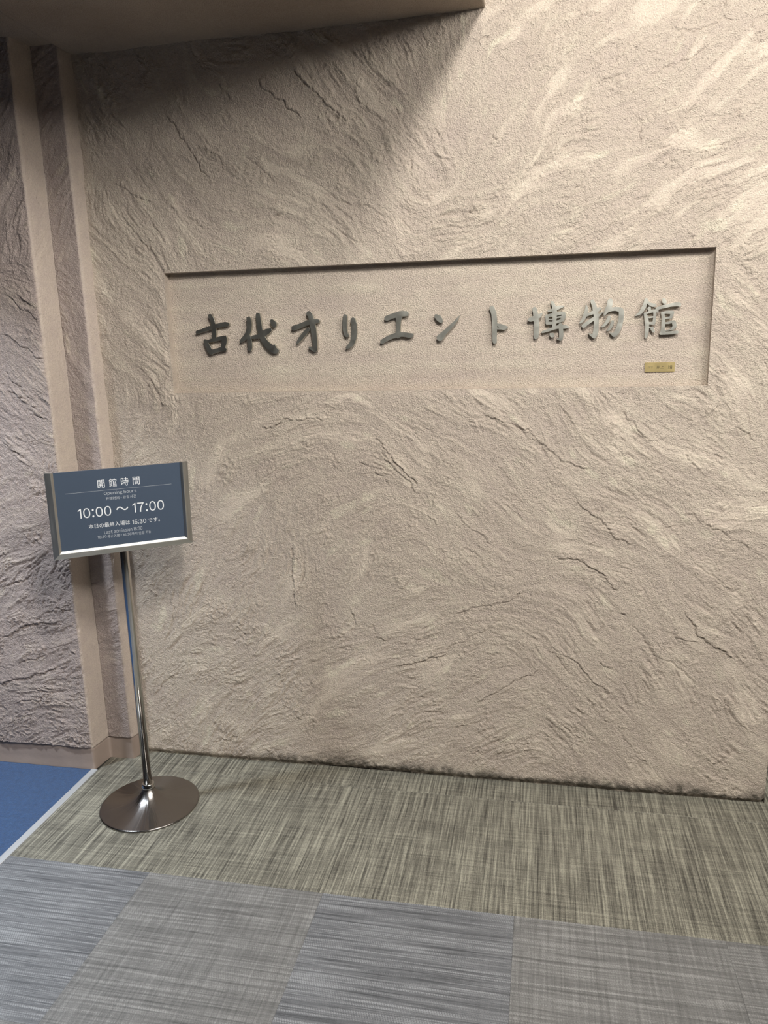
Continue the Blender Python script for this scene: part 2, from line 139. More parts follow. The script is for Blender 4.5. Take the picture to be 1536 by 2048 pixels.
def plaster_material(name, base, pale, deep, grain=1.0):
    t = NT(name); p = t.pos()
    tint = t.attr('tint'); rough = t.attr('rough'); dirt = t.attr('dirt')
    big = t.noise(p, 2.2, 4, 0.6); mid = t.noise(p, 14, 4, 0.65); fine = t.noise(p, 260, 3, 0.6)
    f = t.math('ADD', t.math('MULTIPLY', tint, 0.55), t.math('MULTIPLY', t.math('ADD', mid, big), 0.30))
    col = t.ramp(f, [(0.24, deep), (0.5, base), (0.85, pale)])
    speck = t.math('MULTIPLY_ADD', t.math('SUBTRACT', fine, 0.5), 0.55 * grain, 1.0)
    hs = t.node('ShaderNodeHueSaturation'); t.l(col, hs.inputs['Color']); t.l(speck, hs.inputs['Value'])
    col = t.mix(dirt, hs.outputs[0], (0.11, 0.098, 0.078))
    t.set(Base_Color=col, Roughness=0.92)
    t.b.inputs['Specular IOR Level'].default_value = 0.15
    g1 = t.noise(p, 300, 2, 0.55, 0.15); g2 = t.noise(p, 620, 2, 0.5)
    h = t.math('ADD', g1, t.math('MULTIPLY', g2, 0.4))
    h = t.math('MULTIPLY', h, t.math('MULTIPLY_ADD', rough, 0.8, 0.3))
    t.set(Normal=t.bump(h, 1.0, 0.0062 * grain))
    return t.m

M_PLASTER = plaster_material('troweled_plaster', (0.575, 0.487, 0.404), (0.67, 0.595, 0.475), (0.53, 0.44, 0.378))

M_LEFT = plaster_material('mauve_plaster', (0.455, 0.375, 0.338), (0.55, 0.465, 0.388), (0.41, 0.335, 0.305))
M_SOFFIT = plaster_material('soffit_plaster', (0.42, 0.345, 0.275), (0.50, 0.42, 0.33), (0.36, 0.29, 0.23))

def plain_paint(name, c1, c2, rough, bump=0.3, scale=40):
    t = NT(name); p = t.pos()
    n = t.noise(p, 6, 5, 0.6); g = t.noise(p, scale, 4, 0.6)
    t.set(Base_Color=t.ramp(n, [(0.3, c1), (0.7, c2)]), Roughness=rough, Normal=t.bump(g, bump, 0.002))
    return t.m

M_BASEBOARD = plain_paint('baseboard_paint', (0.285, 0.222, 0.185), (0.345, 0.272, 0.228), 0.6, 0.35, 60)
M_ROOM = plain_paint('room_paint', (0.20, 0.185, 0.17), (0.22, 0.20, 0.185), 0.8)
M_DARK = plain_paint('unlit_hall_dark', (0.03, 0.026, 0.022), (0.045, 0.04, 0.034), 0.7)  # near-black colour stands in for the unlit parts of the hall
M_SUB = plain_paint('floor_screed', (0.05, 0.05, 0.045), (0.07, 0.07, 0.06), 0.9)

def woven(name, dark, mid, light, along, cross_amount, contrast, tick, rough=0.5):
    t = NT(name); p = t.pos()
    rnd = t.node('ShaderNodeObjectInfo').outputs['Random']
    off = t.node('ShaderNodeCombineXYZ'); t.l(t.math('MULTIPLY', rnd, 40.0), off.inputs[2])
    s = t.node('ShaderNodeVectorMath', operation='ADD'); t.l(p, s.inputs[0]); t.l(off.outputs[0], s.inputs[1]); q = s.outputs[0]
    ax = (lambda a, b: (a, b, 1.0)) if along == 'y' else (lambda a, b: (b, a, 1.0))
    n1 = t.noise(t.scalevec(q, ax(420, 9)), 1, 1, 0.5)
    n3 = t.noise(t.scalevec(q, ax(150, 3.5)), 1, 1, 0.5)
    n2 = t.noise(t.scalevec(q, ax(9, 420)), 1, 1, 0.5)
    n4 = t.noise(t.scalevec(q, ax(5, 130)), 1, 1, 0.5)
    big = t.noise(q, 9, 2, 0.5); grit = t.noise(q, 500, 1, 0.5)
    k = cross_amount
    a = t.math('ADD', t.math('MULTIPLY', n1, 0.5 * (1 - k)), t.math('MULTIPLY', n3, 0.5 * (1 - k)))
    b = t.math('ADD', t.math('MULTIPLY', n2, 0.55 * k), t.math('MULTIPLY', n4, 0.45 * k))
    v = t.math('ADD', a, b)
    v = t.math('ADD', v, t.math('MULTIPLY', t.math('SUBTRACT', big, 0.5), 0.10))
    v = t.math('ADD', v, t.math('MULTIPLY', t.math('SUBTRACT', grit, 0.5), 0.22))
    # the weave: short dark ticks in rows, stronger in some rows than in others
    sep = t.node('ShaderNodeSeparateXYZ'); t.l(p, sep.inputs[0])
    i0, i1 = (1, 0) if along == 'y' else (0, 1)
    row = t.math('FLOOR', t.math('MULTIPLY', sep.outputs[i1], 1 / 0.0045))
    wx = t.math('SINE', t.math('MULTIPLY_ADD', row, 2.1, t.math('MULTIPLY', sep.outputs[i0], 2 * math.pi / 0.0058)))
    gate = t.math('MULTIPLY', t.math('SUBTRACT', n3, 0.42), 4.0, clamp=True)
    weave = t.math('MULTIPLY', wx, gate)
    v = t.math('ADD', v, t.math('MULTIPLY', weave, tick))
    v = t.math('MULTIPLY_ADD', t.math('SUBTRACT', v, 0.5), contrast, 0.5)
    t.set(Base_Color=t.ramp(v, [(0.12, dark), (0.5, mid), (0.88, light)]), Roughness=rough)
    t.b.inputs['Specular IOR Level'].default_value = 0.45
    t.set(Normal=t.bump(t.math('ADD', v, t.math('MULTIPLY', weave, 0.3)), 0.35, 0.0012))
    return t.m

M_KHAKI = woven('woven_vinyl_khaki', (0.0538, 0.0504, 0.0412), (0.1697, 0.1596, 0.1277), (0.3486, 0.3318, 0.2621), 'y', 0.30, 2.7, 0.03)
M_GREY = woven('woven_vinyl_grey', (0.0662, 0.0690, 0.0745), (0.1509, 0.1546, 0.1619), (0.2898, 0.2962, 0.3036), 'x', 0.12, 2.2, 0.085, 0.42)
M_CROSS = woven('woven_vinyl_crosshatch', (0.0774, 0.0765, 0.0738), (0.1656, 0.1629, 0.1575), (0.3105, 0.3060, 0.2952), 'x', 0.36, 2.0, 0.05, 0.45)

def carpet_material():
    t = NT('blue_carpet_pile'); p = t.pos()
    n = t.noise(p, 420, 3, 0.7); b = t.noise(p, 60, 3, 0.6)
    f = t.math('ADD', t.math('MULTIPLY', n, 0.7), t.math('MULTIPLY', b, 0.3))
    t.set(Base_Color=t.ramp(f, [(0.3, (0.006, 0.034, 0.100)), (0.5, (0.011, 0.060, 0.175)), (0.72, (0.032, 0.118, 0.285))]), Roughness=0.95, Normal=t.bump(f, 1.0, 0.006))
    t.b.inputs['Sheen Weight'].default_value = 0.15
    return t.m
M_CARPET = carpet_material()

def metal(name, col, rough, aniso=0.0, radial=False, streak=None):
    t = NT(name)
    t.set(Base_Color=(*col, 1), Metallic=1.0, Roughness=rough)
    if streak:
        q = t.node('ShaderNodeTexCoord').outputs['Object']
        n = t.noise(t.scalevec(q, streak), 1, 3, 0.6)
        t.set(Roughness=t.math('MULTIPLY_ADD', n, 0.22, rough - 0.11))
        t.set(Base_Color=t.ramp(n, [(0.3, tuple(c * 0.82 for c in col)), (0.7, col)]))
    if aniso:
        t.set(Anisotropic=aniso)
        tg = t.node('ShaderNodeTangent', direction_type='RADIAL', axis='Z'); t.l(tg.outputs[0], t.b.inputs['Tangent'])
    return t.m

M_STEEL_BASE = metal('spun_steel', (0.29, 0.27, 0.255), 0.22, 0.8, True)
M_STEEL_BASE.node_tree.nodes['Principled BSDF'].inputs['Anisotropic Rotation'].default_value = 0.25
def spun(m):
    t = m.node_tree; n = t.nodes; b = n['Principled BSDF']
    tc = n.new('ShaderNodeTexCoord'); mu = n.new('ShaderNodeVectorMath'); mu.operation = 'MULTIPLY'; mu.inputs[1].default_value = (1, 1, 0)
    no = n.new('ShaderNodeVectorMath'); no.operation = 'NORMALIZE'; nz = n.new('ShaderNodeTexNoise'); nz.inputs['Scale'].default_value = 7; nz.inputs['Detail'].default_value = 4
    bp_ = n.new('ShaderNodeBump'); bp_.inputs['Strength'].default_value = 0.5; bp_.inputs['Distance'].default_value = 0.0022
    t.links.new(tc.outputs['Object'], mu.inputs[0]); t.links.new(mu.outputs[0], no.inputs[0]); t.links.new(no.outputs[0], nz.inputs['Vector'])
    t.links.new(nz.outputs['Fac'], bp_.inputs['Height']); t.links.new(bp_.outputs[0], b.inputs['Normal'])
spun(M_STEEL_BASE)
M_STEEL = metal('polished_steel_tube', (0.60, 0.58, 0.55), 0.14)
M_FRAME = metal('satin_frame_metal', (0.66, 0.65, 0.61), 0.40, streak=(6, 6, 300))
M_STRIP = metal('aluminium_strip', (0.50, 0.51, 0.52), 0.55, streak=(400, 4, 4))
M_STRIP.node_tree.nodes['Principled BSDF'].inputs['Metallic'].default_value = 0.35
M_LETTER = metal('satin_bronze', (0.62, 0.61, 0.54), 0.36, streak=(30, 30, 300))
M_BRASS = metal('brushed_brass', (0.78, 0.62, 0.30), 0.38, streak=(12, 12, 500))
M_SCREW = metal('dark_screw', (0.10, 0.10, 0.10), 0.4)

def plastic(name, col, rough, spec=0.5):
    t = NT(name); p = t.pos(); n = t.noise(p, 90, 2, 0.5)
    t.set(Base_Color=t.ramp(n, [(0.3, tuple(c * 0.97 for c in col)), (0.7, col)]), Roughness=rough)
    t.b.inputs['Specular IOR Level'].default_value = spec
    return t.m
M_SIGN = plastic('slate_blue_sheet', (0.060, 0.083, 0.122), 0.45, 0.4)
M_WHITE = plastic('white_print', (0.80, 0.82, 0.84), 0.6, 0.3)
M_PALE = plastic('pale_grey_print', (0.50, 0.53, 0.57), 0.6, 0.3)
M_BLACK = plastic('black_print', (0.02, 0.016, 0.01), 0.6, 0.3)
M_FADED = plastic('faded_print', (0.22, 0.17, 0.08), 0.6, 0.3)

# ------------------------------------------------------------------ plaster relief (computed height fields)
rng = np.random.default_rng(11)
CELL = 0.0022
def blur(a, s):
    if s < 0.3: return a
    n0, n1 = a.shape
    k0 = np.fft.fftfreq(n0)[:, None]; k1 = np.fft.rfftfreq(n1)[None, :]
    return np.fft.irfft2(np.fft.rfft2(a) * np.exp(-2 * (math.pi * s) ** 2 * (k0 ** 2 + k1 ** 2)), s=a.shape)
def unit(a): a = a - a.mean(); return a / (a.std() + 1e-9)
def flow_field(pts, X, Z):
    c = np.zeros_like(X); s = np.zeros_like(X)
    for x, z, a in pts:
        wgt = 1.0 / ((X - x) ** 2 + (Z - z) ** 2 + 0.0025) ** 1.6
        c += wgt * math.cos(2 * a); s += wgt * math.sin(2 * a)
    return 0.5 * np.arctan2(s, c)
def lic(src, th, L):
    n0, n1 = src.shape; dx0 = np.cos(th); dz0 = np.sin(th)
    I, J = np.meshgrid(np.arange(n0, dtype=np.float32), np.arange(n1, dtype=np.float32), indexing='ij')
    acc = src.copy(); 
    for sg in (1, -1):
        pi_, pj = I.copy(), J.copy(); vx = dx0 * sg; vz = dz0 * sg
        for k in range(L):
            pj += vx; pi_ += vz
            ii = np.clip(pi_, 0, n0 - 1).astype(np.int32); jj = np.clip(pj, 0, n1 - 1).astype(np.int32)
            acc += src[ii, jj]
            nx = dx0[ii, jj]; nz = dz0[ii, jj]; d = np.sign(nx * vx + nz * vz); d[d == 0] = 1
            vx = nx * d; vz = nz * d
    return unit(acc)
def sm(a, lo, hi): t = np.clip((a - lo) / (hi - lo), 0, 1); return t * t * (3 - 2 * t)
def add_ledges(H, X0, Z0, ledges, amp):
    n0, n1 = H.shape
    crumbs = unit(blur(rng.standard_normal(H.shape), 1.1)); crumbs2 = unit(blur(rng.standard_normal(H.shape), 14))
    rag = unit(blur(rng.standard_normal(H.shape), 1.6)) * 0.0016 + unit(blur(rng.standard_normal(H.shape), 5)) * 0.003
    for pl in ledges:
        P = np.array(pl); seg = np.linalg.norm(np.diff(P, axis=0), axis=1); L = seg.sum()
        m = 0.07
        j0 = max(0, int((P[:, 0].min() - m - X0) / CELL)); j1 = min(n1, int((P[:, 0].max() + m - X0) / CELL))
        i0 = max(0, int((P[:, 1].min() - m - Z0) / CELL)); i1 = min(n0, int((P[:, 1].max() + m - Z0) / CELL))
        if j1 <= j0 or i1 <= i0: continue
        x = X0 + np.arange(j0, j1)[None, :] * CELL; z = Z0 + np.arange(i0, i1)[:, None] * CELL
        best = np.full((i1 - i0, j1 - j0), 9.0); sd = best.copy(); par = best * 0; acc = 0.0
        for a, b, l in zip(P[:-1], P[1:], seg):
            d = (b - a) / l; nrm = np.array([-d[1], d[0]])
            if nrm[1] < 0 or (abs(nrm[1]) < 0.25 and nrm[0] < 0): nrm = -nrm
            u = (x - a[0]) * d[0] + (z - a[1]) * d[1]; uc = np.clip(u, 0, l)
            dist = np.hypot(x - (a[0] + uc * d[0]), z - (a[1] + uc * d[1]))
            sgn = np.sign((x - a[0]) * nrm[0] + (z - a[1]) * nrm[1])
            k = dist < best
            best = np.where(k, dist, best); sd = np.where(k, dist * sgn, sd); par = np.where(k, acc + uc, par)
            acc += l
        sd = sd + rag[i0:i1, j0:j1]
        end = sm(np.minimum(par, L - par) + 0.004 - np.maximum(best - np.abs(sd), 0), 0, 0.025)
        wv = 0.65 + 0.35 * math.sin(acc * 37.0)
        H[i0:i1, j0:j1] += amp * wv * end * np.where(sd > 0, np.exp(-sd / 0.016), 0) * sm(0.07 - best, 0, 0.03)
        H[i0:i1, j0:j1] += np.maximum(crumbs[i0:i1, j0:j1], -0.6) * 0.0009 * end * np.exp(-(best / 0.014) ** 2) * sm(crumbs2[i0:i1, j0:j1], -0.6, 0.8)
        H[i0:i1, j0:j1] -= amp * 0.55 * end * np.exp(-(sd / 0.0022) ** 2)
    return H
def relief(x0, x1, z0, z1, flow, ledges, amp=1.0):
    n1 = int(round((x1 - x0) / CELL)) + 1; n0 = int(round((z1 - z0) / CELL)) + 1
    X, Z = np.meshgrid(x0 + np.arange(n1) * CELL, z0 + np.arange(n0) * CELL)
    th = (flow_field(flow, X, Z) + 0.22 * unit(blur(rng.standard_normal(X.shape), 26)) + 0.12 * unit(blur(rng.standard_normal(X.shape), 8))).astype(np.float32)
    wn = lambda s: unit(blur(rng.standard_normal(X.shape), s)).astype(np.float32)
    fine = lic(wn(0.7), th, 7); med = lic(wn(2.0), th, 14); coarse = lic(wn(6.0), th, 46)
    rag = wn(1.3); rag4 = wn(4); patch = wn(16); low = wn(45)
    calm = sm(0.4 * patch + coarse + 0.5 * med, 0.7, 2.2)                 # smooth, trowel-pressed places
    t = coarse * 0.8 + med * 0.34 + rag4 * 0.20 + rag * 0.06
    saw = t * 1.5; saw = saw - np.floor(saw)
    saw = np.where(saw < 0.94, saw / 0.94, (1 - saw) / 0.06)
    mask = sm(wn(11) + 0.35 * med, -0.05, 1.3)
    rough = 1 - 0.60 * calm
    streak = 0.22 + 0.80 * sm(wn(20) + 0.4 * coarse, -0.3, 1.3)
    pale = sm(lic(wn(3.4), th, 24) + 0.35 * rag4, 1.25, 2.3)
    H = low * 0.0016 + coarse * 0.0010 + (med * 0.00092 + fine * 0.00082) * rough * streak + rag * 0.00042 * rough
    H += saw * 0.0028 * mask
    crumb = sm(wn(9), 0.9, 1.9)
    H += crumb * (np.maximum(rag, 0) * 0.0010 + rag4 * 0.0006)
    H *= amp
    H = add_ledges(H, x0, z0, ledges, 0.0050 * amp)
    tint = np.clip(0.37 + 0.03 * coarse + 0.06 * med + 0.04 * patch + 0.04 * fine + 0.55 * pale * sm(wn(10), -0.6, 1.0), 0, 1)
    return H, tint, rough, np.zeros_like(H)

def sheet(name, cols, zs, H, tint, rough, dirt, mat):
    """cols: (px, py, nx, ny) arrays; H displaces along the outward normal."""
    px, py, nx, ny = cols; n1 = len(px); n0 = len(zs)
    V = np.empty((n0, n1, 3), np.float32)
    V[..., 0] = px[None] + nx[None] * H; V[..., 1] = py[None] + ny[None] * H; V[..., 2] = zs[:, None]
    idx = np.arange(n0 * n1, dtype=np.int32).reshape(n0, n1)
    q = np.stack([idx[:-1, :-1], idx[:-1, 1:], idx[1:, 1:], idx[1:, :-1]], -1).reshape(-1, 4)
    me = bpy.data.meshes.new(name)
    me.vertices.add(n0 * n1); me.vertices.foreach_set('co', V.reshape(-1))
    me.loops.add(q.size); me.loops.foreach_set('vertex_index', q.reshape(-1))
    me.polygons.add(len(q)); me.polygons.foreach_set('loop_start', np.arange(0, q.size, 4, dtype=np.int32))
    hq = np.stack([H[:-1, :-1], H[:-1, 1:], H[1:, 1:], H[1:, :-1]])
    me.polygons.foreach_set('use_smooth', ((hq.max(0) - hq.min(0)) < 0.012).reshape(-1))
    for nm, a in (('tint', tint), ('rough', rough), ('dirt', dirt)):
        me.attributes.new(nm, 'FLOAT', 'POINT').data.foreach_set('value', np.ascontiguousarray(a, np.float32).reshape(-1))
    me.update(calc_edges=True)
    return link(name, me, mat)

# --- main wall with the sunken field for the lettering
WX0, WX1, WZ1 = -1.392, 0.69, 2.40
RX0, RX1, RZ0, RZ1, RDEP = -1.1515, 0.4475, 1.279, 1.6455, 0.030
H, tint, rough, dirt = relief(WX0, WX1, 0.0, WZ1, FLOW, LEDGES)
n0, n1 = H.shape
def lines(a0, n, cuts):
    a = a0 + np.arange(n) * CELL
    for c in cuts:
        a = a[np.abs(a - c) > 0.0017]
        a = np.concatenate([a, [c - 0.0010, c - 0.0002, c + 0.0002, c + 0.0010]])
    return np.sort(a)
xs = lines(WX0, n1, (RX0, RX1)); zs = lines(0.0, n0, (RZ0, RZ1))
def resample(A):
    fi = np.clip(zs / CELL, 0, n0 - 1.001); fj = np.clip((xs - WX0) / CELL, 0, n1 - 1.001)
    i = fi.astype(int); j = fj.astype(int); a = (fi - i)[:, None]; b = (fj - j)[None]
    return ((A[i][:, j] * (1 - b) + A[i][:, j + 1] * b) * (1 - a) + (A[i + 1][:, j] * (1 - b) + A[i + 1][:, j + 1] * b) * a)
H, tint, rough, dirt = (resample(A) for A in (H, tint, rough, dirt))
XX, ZZ = np.meshgrid(xs, zs)
inside = (XX > RX0) & (XX < RX1) & (ZZ > RZ0) & (ZZ < RZ1)
edge = np.minimum(np.minimum(np.abs(XX - RX0) + 9 * ((ZZ < RZ0) | (ZZ > RZ1)), np.abs(XX - RX1) + 9 * ((ZZ < RZ0) | (ZZ > RZ1))),
                  np.minimum(np.abs(ZZ - RZ0) + 9 * ((XX < RX0) | (XX > RX1)), np.abs(ZZ - RZ1) + 9 * ((XX < RX0) | (XX > RX1))))
flat = sm(edge, 0.0, 0.02)
wob = unit(blur(rng.standard_normal(H.shape), 14)); streaks = unit(blur(rng.standard_normal(H.shape), 2))
sx = np.fft.irfft2(np.fft.rfft2(rng.standard_normal(H.shape)) * np.exp(-2 * (math.pi) ** 2 * ((3 * np.fft.fftfreq(H.shape[0])[:, None]) ** 2 + (30 * np.fft.rfftfreq(H.shape[1])[None]) ** 2)), s=H.shape)
sx = unit(sx)
Hin = -RDEP + 0.00045 * wob + 0.00030 * sx + 0.00018 * streaks + 0.015 * np.clip(1 - (RX1 - XX) / 0.017, 0, 1) ** 2
Hout = H * (0.25 + 0.75 * flat)
H = np.where(inside, Hin, Hout)
tint = np.where(inside, np.clip(0.38 + 0.10 * sx + 0.06 * wob, 0, 1), tint)
rough = np.where(inside, 0.85, rough)
# the plaster rolls under at the floor and is grimy there; the free end is rounded
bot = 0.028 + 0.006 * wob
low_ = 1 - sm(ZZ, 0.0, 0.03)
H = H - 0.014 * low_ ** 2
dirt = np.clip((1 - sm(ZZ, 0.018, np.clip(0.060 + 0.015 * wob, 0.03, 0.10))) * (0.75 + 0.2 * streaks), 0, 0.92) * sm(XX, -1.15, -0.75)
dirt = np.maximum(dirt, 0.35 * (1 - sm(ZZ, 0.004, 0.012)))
endr = sm(XX, 0.672, 0.69); H = H - 0.010 * endr ** 2
ex = np.linspace(0.01, 0.3, 40)
px = np.concatenate([xs, np.full(40, WX1)]); py = np.concatenate([np.zeros(len(xs)), ex])
nx = np.concatenate([np.zeros(len(xs)), np.ones(40)]); ny = np.concatenate([-np.ones(len(xs)), np.zeros(40)])
ext = lambda A: np.concatenate([A, A[:, -2:-42:-1]], 1)
He = ext(H); He[:, len(xs):] = ext(Hout * 0.6)[:, len(xs):]
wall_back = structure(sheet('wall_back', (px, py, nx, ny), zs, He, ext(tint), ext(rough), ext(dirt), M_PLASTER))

# --- left wall: a plane that stands forward in two steps, each with a smooth narrow return
def plan_path(pts, radius, step=CELL):
    P = [np.array(p, float) for p in pts]; out = []
    for k in range(len(P)):
        if k in (0, len(P) - 1): out.append(P[k]); continue
        a, b, c = P[k-1], P[k], P[k+1]
        v1 = b - a; v2 = c - b
        rad = radius if v1[0] * v2[1] - v1[1] * v2[0] > 0 else 0.0015
        r = min(rad, 0.4 * np.linalg.norm(b - a), 0.4 * np.linalg.norm(c - b))
        p0 = b + (a - b) / np.linalg.norm(a - b) * r; p1 = b + (c - b) / np.linalg.norm(c - b) * r
        for t in np.linspace(0, 1, 6): out.append((1-t)**2 * p0 + 2*t*(1-t) * b + t*t * p1)
    Q = np.array(out); s = np.r_[0, np.cumsum(np.linalg.norm(np.diff(Q, axis=0), axis=1))]
    n = int(s[-1] / step); u = np.linspace(0, s[-1], n)
    x = np.interp(u, s, Q[:, 0]); y = np.interp(u, s, Q[:, 1])
    tx = np.gradient(x); ty = np.gradient(y); l = np.hypot(tx, ty)
    return x, y, ty / l, -tx / l, u
LX0 = -2.05
lp = plan_path([(LX0, -0.140), (-1.4965, -0.140), (-1.4870, -0.0525), (-1.3975, -0.0525), (-1.3860, 0.012)], 0.009)
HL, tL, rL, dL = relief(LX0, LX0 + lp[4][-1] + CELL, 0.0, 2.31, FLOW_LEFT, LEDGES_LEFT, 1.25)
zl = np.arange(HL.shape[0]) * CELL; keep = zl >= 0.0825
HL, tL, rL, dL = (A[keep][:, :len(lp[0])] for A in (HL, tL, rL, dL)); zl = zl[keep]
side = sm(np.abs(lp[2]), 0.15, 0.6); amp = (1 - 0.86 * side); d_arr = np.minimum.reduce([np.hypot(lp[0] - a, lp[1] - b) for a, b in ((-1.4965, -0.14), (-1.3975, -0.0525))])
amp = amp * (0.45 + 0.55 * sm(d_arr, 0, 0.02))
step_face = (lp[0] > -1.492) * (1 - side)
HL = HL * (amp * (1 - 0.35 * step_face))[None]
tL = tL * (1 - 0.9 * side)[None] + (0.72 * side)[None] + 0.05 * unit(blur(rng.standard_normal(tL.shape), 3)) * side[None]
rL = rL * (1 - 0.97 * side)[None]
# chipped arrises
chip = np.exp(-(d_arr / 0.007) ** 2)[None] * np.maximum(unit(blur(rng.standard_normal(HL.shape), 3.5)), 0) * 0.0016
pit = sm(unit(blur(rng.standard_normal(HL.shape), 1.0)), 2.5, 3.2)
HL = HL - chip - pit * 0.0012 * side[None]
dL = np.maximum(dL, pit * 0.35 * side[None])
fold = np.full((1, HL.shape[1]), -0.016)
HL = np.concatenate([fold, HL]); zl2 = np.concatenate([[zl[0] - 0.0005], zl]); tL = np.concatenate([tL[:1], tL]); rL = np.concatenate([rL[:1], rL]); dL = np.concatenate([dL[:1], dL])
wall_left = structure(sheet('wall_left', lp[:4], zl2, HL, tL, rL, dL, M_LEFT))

bp = plan_path([(LX0, -0.134), (-1.5005, -0.134), (-1.4905, -0.0465), (-1.4015, -0.0465), (-1.3900, 0.020)], 0.004, 0.006)
zb = np.array([0.0, 0.010, 0.02, 0.035, 0.05, 0.07, 0.084, 0.0845])
wb = unit(blur(rng.standard_normal((len(zb), len(bp[0]))), 2.5)) * 0.0006
wb[0] += 0.002; wb[1] += 0.0015; wb[-1] -= 0.016
zero = np.zeros_like(wb)
bb = sheet('baseboard_left', bp[:4], zb, wb, zero, zero, zero, M_BASEBOARD); structure(bb)

# --- soffit over the left half, its end open to the higher ceiling on the right
def soffit_sheet():
    me_x = np.arange(-3.0, -0.1679, 0.008); me_x[-1] = -0.168
    ys = np.arange(0.02, SOF_Y - 0.001, -0.008)
    n_ = unit(blur(rng.standard_normal((len(ys), len(me_x))), 4)) * 0.0010 + unit(blur(rng.standard_normal((len(ys), len(me_x))), 14)) * 0.002
    X, Y = np.meshgrid(me_x, ys)
    Z = 2.2795 + n_ + np.where(X < -1.392, 0.014, 0.0)
    return X, Y, Z
SOF_Y = -0.95
X, Y, Z = soffit_sheet()
me = bpy.data.meshes.new('ceiling')
nn0, nn1 = X.shape
V = np.stack([X, Y, Z], -1).reshape(-1, 3).tolist()
idx = np.arange(nn0 * nn1).reshape(nn0, nn1)
F = np.stack([idx[:-1, :-1], idx[:-1, 1:], idx[1:, 1:], idx[1:, :-1]], -1).reshape(-1, 4).tolist()
TOP = 2.95
# end face (facing +x) and front face (facing -y), top edge tied to the ceiling
k = len(V); ring = idx[:, -1].tolist() + idx[-1, -2::-1].tolist()
for i in ring: V.append([V[i][0], V[i][1], TOP])
for a in range(len(ring) - 1): F.append([ring[a], ring[a+1], k + a + 1, k + a])
me.from_pydata(V, [], F); me.update()
me.polygons.foreach_set('use_smooth', [i < (nn0-1)*(nn1-1) for i in range(len(F))])
rr = unit(blur(rng.standard_normal(X.shape), 12)).reshape(-1)
ct = np.full(len(V), 0.4); ct[:rr.size] += 0.2 * rr
for nm, a in (('tint', np.clip(ct, 0, 1)), ('rough', np.full(len(V), 0.45)), ('dirt', np.zeros(len(V)))):
    me.attributes.new(nm, 'FLOAT', 'POINT').data.foreach_set('value', a.astype(np.float32))
bm = bmesh.new(); bm.from_mesh(me); bmesh.ops.recalc_face_normals(bm, faces=bm.faces); bm.to_mesh(me); bm.free()
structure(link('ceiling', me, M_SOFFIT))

# --- the rest of the room, out of the frame
bm = bmesh.new(); box(bm, -4.6, 3.6, -6.1, 2.6, TOP, TOP + 0.1); structure(from_bm('ceiling', bm, M_ROOM))
bm = bmesh.new(); box(bm, -4.6, 3.6, -6.1, -6.0, 0, TOP); structure(from_bm('wall_front', bm, M_ROOM))
bm = bmesh.new(); box(bm, 3.5, 3.6, -6.0, 2.6, 0, TOP); structure(from_bm('wall_right', bm, M_ROOM))
bm = bmesh.new(); box(bm, -4.6, -4.5, -6.0, 0.1, 0, TOP); structure(from_bm('wall_left_far', bm, M_DARK))
bm = bmesh.new(); box(bm, 0.70, 3.5, 2.5, 2.6, 0, TOP); structure(from_bm('wall_far', bm, M_DARK))
bm = bmesh.new(); box(bm, -4.5, -1.36, 0.1, 0.3, 0, TOP); box(bm, -4.5, -2.06, -0.11, 0.1, 0, TOP); box(bm, -1.36, 0.64, 0.1, 0.3, 0, TOP)
structure(from_bm('wall_core', bm, M_DARK))

# ------------------------------------------------------------------ floor
bm = bmesh.new(); box(bm, -4.6, 3.6, -6.1, 2.6, -0.10, -0.005)
floor = structure(from_bm('floor', bm, M_SUB))
TX, TY, TS, STRIP = -1.0488, -0.5978, 0.5, -1.4885
def tile_mesh(x0, x1, y0, y1):
    bm = bmesh.new(); g = 0.00012; c = 0.00035
    x0 += g; x1 -= g; y0 += g; y1 -= g
    lo = [bm.verts.new(p) for p in ((x0,y0,-0.005),(x1,y0,-0.005),(x1,y1,-0.005),(x0,y1,-0.005))]
    mi = [bm.verts.new(p) for p in ((x0,y0,-c),(x1,y0,-c),(x1,y1,-c),(x0,y1,-c))]
    hi = [bm.verts.new(p) for p in ((x0+c,y0+c,0),(x1-c,y0+c,0),(x1-c,y1-c,0),(x0+c,y1-c,0))]
    for a, b in ((lo, mi), (mi, hi)):
        for i in range(4): bm.faces.new((a[i], a[(i+1)%4], b[(i+1)%4], b[i]))
    bm.faces.new(hi); bmesh.ops.recalc_face_normals(bm, faces=bm.faces)
    return bm
for j in range(-5, 4):
    y0 = TY + j * TS; y1 = y0 + TS
    for i in range(-1, 6):
        x0 = TX + i * TS; x1 = x0 + TS
        if i == -1: x0 = STRIP
        xa, xb, ya, yb = x0, x1, y0, y1
        if y1 > 0.0 and x0 < 0.69:
            if y0 > 0.015:
                if x1 <= 0.69: continue
                xa = 0.66
            else: yb = 0.015 if x1 <= 0.69 else y1
        if j >= 0: m = M_KHAKI
        elif j == -1: m = {-1: M_GREY, 0: M_CROSS, 1: M_GREY, 2: M_CROSS, 3: M_CROSS}.get(i, M_GREY)
        else: m = M_CROSS if (i + j) % 2 else M_GREY
        from_bm('floor_tile', tile_mesh(xa, xb, ya, yb), m, floor)
bm = bmesh.new(); box(bm, -4.5, STRIP - 0.0245, -6.0, -0.11, -0.005, -0.001)
cp = from_bm('carpet', bm, M_CARPET, floor); cp['label'] = 'blue short-pile carpet'
